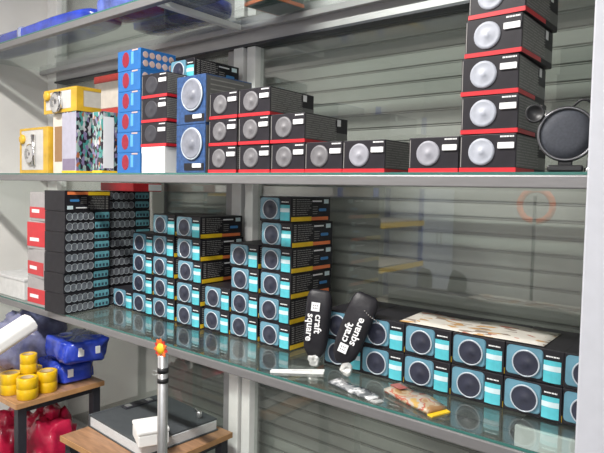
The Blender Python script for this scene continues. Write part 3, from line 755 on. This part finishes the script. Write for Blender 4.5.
# red-fronted packs and a pale box at the left end of the lower shelf
for k in range(4):
    hh = 0.125
    t = thing('red_pack', 'red-fronted pack, %s of the pile by the left wall' % ordn(k, 4), 'package', (-2.485 + (0, -0.01, 0.004, 0.012)[k], 0.0, ZL + 0.0005 + k * 0.1255), (0, 0, R((2, -3, 4, -2)[k])), 'red-fronted packs')
    obj('carton', bbox(-0.075, 0.085, 0, 0.14, 0, hh, 0.002), mat('grey_pack_card', (0.38, 0.36, 0.36), 0.5), t)
    obj('red_front', bbox(-0.073, 0.083, -0.0015, 0.0005, 0.012, (0.075, 0.07, 0.118, 0.06)[k]), REDP, t)
    obj('white_print', bbox(-0.05, 0.02, -0.0025, -0.0012, 0.035, 0.05), WHITEP, t)
    obj('side_print', bbox(0.0845, 0.0862, 0.004, 0.136, 0.01, hh - 0.01), BLACK, t)
t = thing('pale_box', 'pale grey low box against the left wall on lower shelf', 'box', (-2.80, 0.02, ZL + 0.0005))
obj('carton_body', bbox(-0.16, 0.16, 0, 0.22, 0, 0.085, 0.002), mat('pale_grey_card', (0.66, 0.66, 0.65), 0.6), t)
obj('lid', bbox(-0.163, 0.163, -0.003, 0.223, 0.0852, 0.098, 0.002), mat('pale_grey_lid', (0.62, 0.62, 0.62), 0.6), t)
# small red and white carton on the back-left stack
t = thing('red_carton', 'flat red and white carton lying on the back-left stack', 'box', (-2.28, 0.26, ZL + 6 * 0.0855 + 0.001))
obj('carton_body', bbox(-0.12, 0.135, 0, 0.15, 0, 0.036, 0.002), REDP, t)
obj('white_end', bbox(0.1348, 0.1365, 0.08, 0.149, 0.004, 0.032), WHITEP, t)

# ------------------------------------------------------------------ top shelf: wrapped blue bundles
ZT = 0.595
for k, (xc, yc, sx, sy, sz, m, lab) in enumerate((
        (-2.69, 0.120, 1.14, 0.20, 0.058, BLUEFILM, 'long blue film-wrapped bundle at the left end of top shelf'),
        (-1.78, 0.115, 0.62, 0.19, 0.085, LBLUEFILM, 'cloudy blue film-wrapped bundle on the top shelf, left of brace'),
        (-1.90, 0.310, 0.50, 0.15, 0.07, BLUEFILM, 'blue bundle lying at the back of the top shelf'))):
    t = thing('wrapped_bundle', lab, 'bundle', (xc, yc, ZT + 0.0005), (0, 0, 0), 'film-wrapped bundles on the top shelf')
    obj('bundle_film', lambda bm: lump(bm, sx, sy, sz, 0.010, 9, 3.0 + k, 6.0, 40, 14), m, t, True)
    obj('tape_band', lambda bm: lump(bm, 0.04, sy * 1.03, sz * 1.06, 0.002, 9, 3.0 + k, 6.0, 16, 10), mat('clear_tape', (0.30, 0.34, 0.52), 0.2, coat=0.5), t, True)
t = thing('orange_carton', 'dark green carton with an orange rim on the top shelf', 'box', (-1.43, 0.27, ZT + 0.0005), (0, 0, R(-8)))
obj('carton_body', bbox(-0.07, 0.07, 0, 0.16, 0.0, 0.10, 0.003), mat('green_card', (0.05, 0.14, 0.13), 0.5), t)
obj('orange_rim', lambda bm: (box(bm, -0.072, 0.072, -0.002, 0.006, 0.0, 0.012), box(bm, -0.072, -0.066, 0.0061, 0.16, 0.0, 0.012), box(bm, 0.066, 0.072, 0.0061, 0.16, 0.0, 0.012)), ORA, t)

# ------------------------------------------------------------------ tables under the shelf, lower left
def table(name, label, x0, x1, y0, y1, z, leg=0.018):
    t = thing(name, label, 'table', ((x0 + x1) / 2, (y0 + y1) / 2, ZF), (0, 0, 0), 'small tables under the shelf')
    hw, hd, h = (x1 - x0) / 2, (y1 - y0) / 2, z - ZF
    obj('tabletop', bbox(-hw, hw, -hd, hd, h - 0.022, h, 0.002), WOOD, t)
    obj('edge_band', lambda bm: (box(bm, hw, hw + 0.003, -hd, hd, h - 0.022, h - 0.0005), box(bm, -hw, hw, -hd - 0.003, -hd, h - 0.022, h - 0.0005)), WOODE, t)
    for sx in (-1, 1):
        for sy in (-1, 1):
            obj('leg', bbox(sx * (hw - 0.03) - leg, sx * (hw - 0.03) + leg, sy * (hd - 0.03) - leg, sy * (hd - 0.03) + leg, 0, h - 0.0222, 0.002), STEEL, t)
    obj('side_rail', bbox(hw - 0.038, hw - 0.022, -hd + 0.05, hd - 0.05, h - 0.05, h - 0.0225), STEEL, t)
    return t
table('side_table', 'small wooden table with black legs holding yellow rolls and blue bundles', -2.86, -2.308, -0.170, 0.225, -0.95)
table('low_table', 'low wooden table carrying the grey binder under the shelf', -2.12, -1.640, -0.085, 0.385, -1.05)

# yellow tape rolls
def roll(x, y, z, label, r=0.048, h=0.108):
    t = thing('tape_roll', label, 'tape roll', (x, y, z), (0, 0, rj.uniform(0, 6)), 'yellow tape rolls')
    obj('tape_body', lambda bm: lathe(bm, [(r * 0.62, 0.0), (r - 0.002, 0.0), (r, 0.002), (r, h * 0.48), (r - 0.0012, h * 0.5), (r, h * 0.52), (r, h - 0.002), (r - 0.002, h), (r * 0.62, h), (r * 0.62, 0.0)], 28), YELB, t, True)
    obj('cardboard_core', lambda bm: lathe(bm, [(r * 0.56, 0.001), (r * 0.615, 0.001), (r * 0.615, h - 0.001), (r * 0.56, h - 0.001), (r * 0.56, 0.001)], 24), mat('core_card', (0.45, 0.33, 0.18), 0.7), t, True)
rolls = [(-2.350, -0.105, 'front yellow tape roll near the table edge'), (-2.455, -0.125, 'yellow tape roll left of the front roll'),
         (-2.372, -0.010, 'yellow tape roll right of the front roll, by blue bundles'), (-2.465, -0.030, 'yellow tape roll at the back under the raised roll')]
for (x, y, lab) in rolls: roll(x, y, -0.9495, lab, 0.042, 0.088)
roll(-2.408, -0.072, -0.9495 + 0.0885, 'yellow tape roll raised on top of the other rolls', 0.034, 0.078)

# blue film bundles on the table, with white tags
for k, (x, y, z, sx, sy, sz, lab) in enumerate(((-2.475, 0.140, -0.9495, 0.22, 0.18, 0.095, 'lower blue film bundle on the side table, right of yellow rolls'),
        (-2.405, 0.145, -0.845, 0.24, 0.21, 0.105, 'upper blue film bundle resting on the lower bundle'))):
    t = thing('blue_bundle', lab, 'bundle', (x, y, z), (0, 0, R(-4)), 'blue film bundles on the side table')
    obj('bundle_film', lambda bm: lump(bm, sx, sy, sz, 0.018, 22, 7.0 + k, 6.0, 44, 18), BLUEFILM, t, True)
    obj('white_tag', bbox(sx / 2 - 0.003, sx / 2 + 0.004, -0.05, -0.025, sz * 0.35, sz * 0.72, 0.001), WHITEP, t)
    obj('white_tag', bbox(sx / 2 - 0.003, sx / 2 + 0.004, 0.03, 0.05, sz * 0.35, sz * 0.65, 0.001), WHITEP, t)
t = thing('cloudy_bundle', 'cloudy violet-grey plastic bundle behind the yellow rolls', 'bundle', (-2.72, 0.09, -0.9495))
obj('bundle_film', lambda bm: lump(bm, 0.25, 0.26, 0.275, 0.036, 16, 5.0, 3.4, 44, 20), HAZEFILM, t, True)
obj('film_knot', lambda bm: lump(bm, 0.06, 0.06, 0.05, 0.012, 40, 2.0, 2.5, 16, 8), HAZEFILM, t, True, (0.02, 0.0, 0.235))
t = thing('white_tube', 'bright white wrapped roll leaning up over the cloudy bundle', 'roll', (-2.46, -0.27, -0.775))
def wt(bm):
    rrect(bm, 0, 0, 0.10, 0.070, 0.024, 0.0, 0.26, 5)
    bevel_e = [e for e in bm.edges if abs(e.verts[0].co.y - e.verts[1].co.y) < 1e-6]
    bmesh.ops.bevel(bm, geom=bevel_e, offset=0.006, segments=2, affect='EDGES')
obj('roll_body', wt, PAPERW, t, False, (0, 0, 0), (R(26), 0, 0))
obj('end_cap', lambda bm: rrect(bm, 0, 0, 0.05, 0.024, 0.010, -0.003, 0.002), mat('grey_cap', (0.5, 0.5, 0.5), 0.5), t, False, (0, 0, 0), (R(26), 0, 0))

# crimson and purple plastic bags on the floor below
for (x, y, sx, sy, sz, m, lab, sd) in ((-2.450, 0.035, 0.27, 0.22, 0.42, REDFILM, 'crumpled crimson plastic bag under the side table', 1.0),
                                    (-2.205, 0.10, 0.11, 0.28, 0.36, PURPLE, 'dark purple plastic bag between the two tables', 4.0),
                                    (-2.735, 0.02, 0.13, 0.22, 0.36, REDFILM, 'smaller red plastic bag at the bottom left corner', 8.0)):
    t = thing('plastic_bag', lab, 'bag', (x, y, ZF + 0.0005), (0, 0, 0), 'plastic bags on the floor')
    obj('bag_film', lambda bm: lump(bm, sx, sy, sz, 0.050, 15, sd, 2.8, 48, 22), m, t, True)
    obj('bag_knot', lambda bm: lump(bm, 0.07, 0.06, 0.06, 0.015, 40, sd, 2.5, 16, 8), m, t, True, (0.03, 0, sz - 0.02))

# binder on the low table
t = thing('grey_binder', 'large grey binder with pale page edges lying on the low table', 'binder', (-1.905, 0.196, -1.0495), (0, 0, R(-4)))
bw, bd = 0.40, 0.355
obj('bottom_cover', bbox(-bw / 2, bw / 2, -bd / 2, bd / 2, 0, 0.005, 0.001), BINDER, t)
obj('page_block', bbox(-bw / 2 + 0.01, bw / 2 - 0.006, -bd / 2 + 0.004, bd / 2 - 0.006, 0.0052, 0.040), PAGES, t)
obj('top_cover', bbox(-bw / 2, bw / 2 - 0.01, -bd / 2 + 0.006, bd / 2, 0.0402, 0.047, 0.001), BINDER, t)
obj('spine', bbox(-bw / 2 - 0.004, -bw / 2 + 0.0095, -bd / 2, bd / 2, 0.0, 0.049, 0.002), BINDER, t)
cl = obj('clip_plate', bbox(-bw / 2 + 0.012, -bw / 2 + 0.055, -0.04, 0.115, 0.0472, 0.051, 0.001), STEEL, t)
for yy in (-0.015, 0.085): obj('clip_tab', bbox(-bw / 2 + 0.02, -bw / 2 + 0.045, yy - 0.012, yy + 0.012, 0.0512, 0.055, 0.001), SILVER, cl)
t = thing('small_white_box', 'small white box lying on the grey binder behind the pole', 'box', (-1.742, 0.062, -1.0495 + 0.0475), (0, 0, R(-25)))
obj('carton_body', bbox(-0.062, 0.062, -0.055, 0.055, 0, 0.042, 0.004), PAPERW, t)
obj('lid', bbox(-0.064, 0.064, -0.057, 0.057, 0.0425, 0.060, 0.006), PAPERW, t)
t = thing('silver_cap', 'small silver cap standing on the binder corner near the shutter', 'cap', (-1.755, 0.310, -1.0495 + 0.0475))
obj('cap_body', lambda bm: lathe(bm, [(0.0, 0.0), (0.010, 0.0), (0.010, 0.026), (0.008, 0.030), (0.0, 0.031)], 16), SILVER, t, True)
obj('wire', lambda bm: tube(bm, [(0.0, 0.0, 0.024), (-0.03, 0.01, 0.026), (-0.06, 0.03, 0.018), (-0.075, 0.04, 0.003)], 0.0018, 6), SILVER, t, True)

# silver pole with black bands and a flower on top
t = thing('flower_pole', 'slim silver pole with black bands topped by an orange flower', 'pole', (-1.488, -0.08, ZF))
hp = 0.897
obj('tube', lambda bm: lathe(bm, [(0.0, 0.010), (0.0165, 0.010), (0.0165, hp - 0.003), (0.0135, hp), (0.0, hp)], 24), SILVER, t, True)
obj('base_disc', lambda bm: lathe(bm, [(0.0, 0.0), (0.10, 0.0), (0.10, 0.006), (0.02, 0.012), (0.0, 0.012)], 32), STEEL, t, True)
for zz, hh in ((0.839, 0.018), (0.807, 0.015)):
    obj('black_band', lambda bm: lathe(bm, [(0.0166, zz), (0.0180, zz), (0.0180, zz + hh), (0.0166, zz + hh)], 24), RUBBER, t, True)
obj('band_string', lambda bm: tube(bm, [(-0.018, -0.004, 0.836), (-0.035, -0.012, 0.842), (-0.050, -0.006, 0.828), (-0.030, -0.014, 0.826), (-0.0175, -0.006, 0.832)], 0.0011, 5), SILVER, t, True)
fl = obj('flower', lambda bm: lathe(bm, [(0.0, -0.004), (0.017, -0.002), (0.019, 0.004), (0.014, 0.010), (0.0, 0.012)], 18, (0, -0.006, hp + 0.022), 'y'), YEL, t, True)
def petal(bm):
    for k in range(5): pass
    pts = [(0.0, 0.012), (0.006, 0.018), (0.0065, 0.025), (0.0, 0.033), (-0.0065, 0.025), (-0.006, 0.018)]
    a = [bm.verts.new((x, -0.001 - 0.10 * (z - 0.012), z)) for x, z in pts]; b = [bm.verts.new((x, 0.001, z)) for x, z in pts]
    bm.faces.new(a); bm.faces.new(list(reversed(b)))
    for i in range(6): bm.faces.new((a[i], b[i], b[(i + 1) % 6], a[(i + 1) % 6]))
pm = [mesh('petal', petal, mat('orange_petal', (0.80, 0.16, 0.03), 0.5)), mesh('petal', petal, mat('red_petal', (0.55, 0.03, 0.03), 0.5))]
for k in range(11):
    link('petal', pm[k % 2], fl, (0, -0.010 + 0.002 * (k % 2), hp + 0.022), (0, k * 2 * PI / 11, 0))

# ------------------------------------------------------------------ the shop behind the camera, mirrored in the window glass
# ceiling tube lamps; the second, unseen, is added to brighten the back room
for k, (x, y) in enumerate(((-1.45, -1.15), (0.55, -3.55))):
    t = thing('tube_lamp', ('ceiling tube lamp nearest the window', 'added unseen tube lamp brightening the back of the shop', 'ceiling tube lamp at the back of the shop')[k], 'lamp', (x, y, ZC - 0.001), (0, 0, 0), 'ceiling tube lamps')
    obj('lamp_housing', bbox(-0.62, 0.62, -0.06, 0.06, -0.05, 0.0, 0.004), ALUW, t)
    em = bpy.data.materials.get('lamp_tube') or bpy.data.materials.new('lamp_tube')
    em.use_nodes = True; bs = em.node_tree.nodes['Principled BSDF']
    bs.inputs['Emission Color'].default_value = (1.0, 0.97, 0.92, 1); bs.inputs['Emission Strength'].default_value = 6.0
    for yy in (-0.025, 0.025): obj('lamp_tube', lambda bm: tube(bm, [(-0.58, yy, -0.066), (0.58, yy, -0.066)], 0.013, 10), em, t, True)
    l = area('tube_lamp_light', (x, y, ZC - 0.10), (0, 0, 0), 1.2, 0.12, (86, 85)[k], (1.0, 0.97, 0.93))
    l.parent = t; l.location = (0, 0, -0.095)
# shelving rack with blue posts and yellow beams
t = thing('storage_rack', 'blue storage rack with yellow beams along the left shop wall', 'rack', (-2.98, -2.75, ZF), (0, 0, R(90)))
for sx in (-0.45, 0.45):
    for sy in (-0.2, 0.2): obj('upright', bbox(sx - 0.02, sx + 0.02, sy - 0.02, sy + 0.02, 0, 2.2, 0.002), BLUEST, t)
for k in range(5):
    zz = 0.25 + k * 0.42
    for sy in (-0.225, 0.225): obj('beam', bbox(-0.47, 0.47, sy - 0.004, sy + 0.004, zz, zz + 0.05), YEL, t)
    obj('deck', bbox(-0.43, 0.43, -0.18, 0.18, zz + 0.05, zz + 0.065), CREAM, t)
t = thing('hose_coil', 'orange hose coil on a thin stand, mirrored in the window', 'hose', (-1.445, -2.55, ZF))
obj('stand_post', lambda bm: tube(bm, [(0, 0, 0.01), (0, 0, 1.42)], 0.014), STEEL, t, True)
obj('stand_base', lambda bm: lathe(bm, [(0.0, 0.0), (0.16, 0.0), (0.16, 0.008), (0.02, 0.014), (0.0, 0.014)], 28), STEEL, t, True)
obj('coil', lambda bm: torus(bm, 0.130, 0.026, 36, 10, (0, -0.03, 1.345)), ORANGE, t, True)

# pale steel cabinet against the left wall, seen only as a reflection
t = thing('steel_cabinet', 'pale blue steel cabinet against the left shop wall, mirrored in the window', 'cabinet', (-3.02, -3.62, ZF), (0, 0, R(90)))
PB = mat('pale_blue_steel', (0.55, 0.60, 0.72), 0.4)
obj('cabinet_body', bbox(-0.40, 0.40, -0.22, 0.22, 0.0, 1.85, 0.004), PB, t)
for sx in (-1, 1):
    d = obj('door', bbox(min(sx * 0.39, sx * 0.004), max(sx * 0.39, sx * 0.004), -0.238, -0.2205, 0.06, 1.82, 0.003), PB, t)
    obj('handle', bbox(sx * 0.05 - 0.01, sx * 0.05 + 0.01, -0.255, -0.2385, 0.85, 1.0, 0.003), CHROME, d)
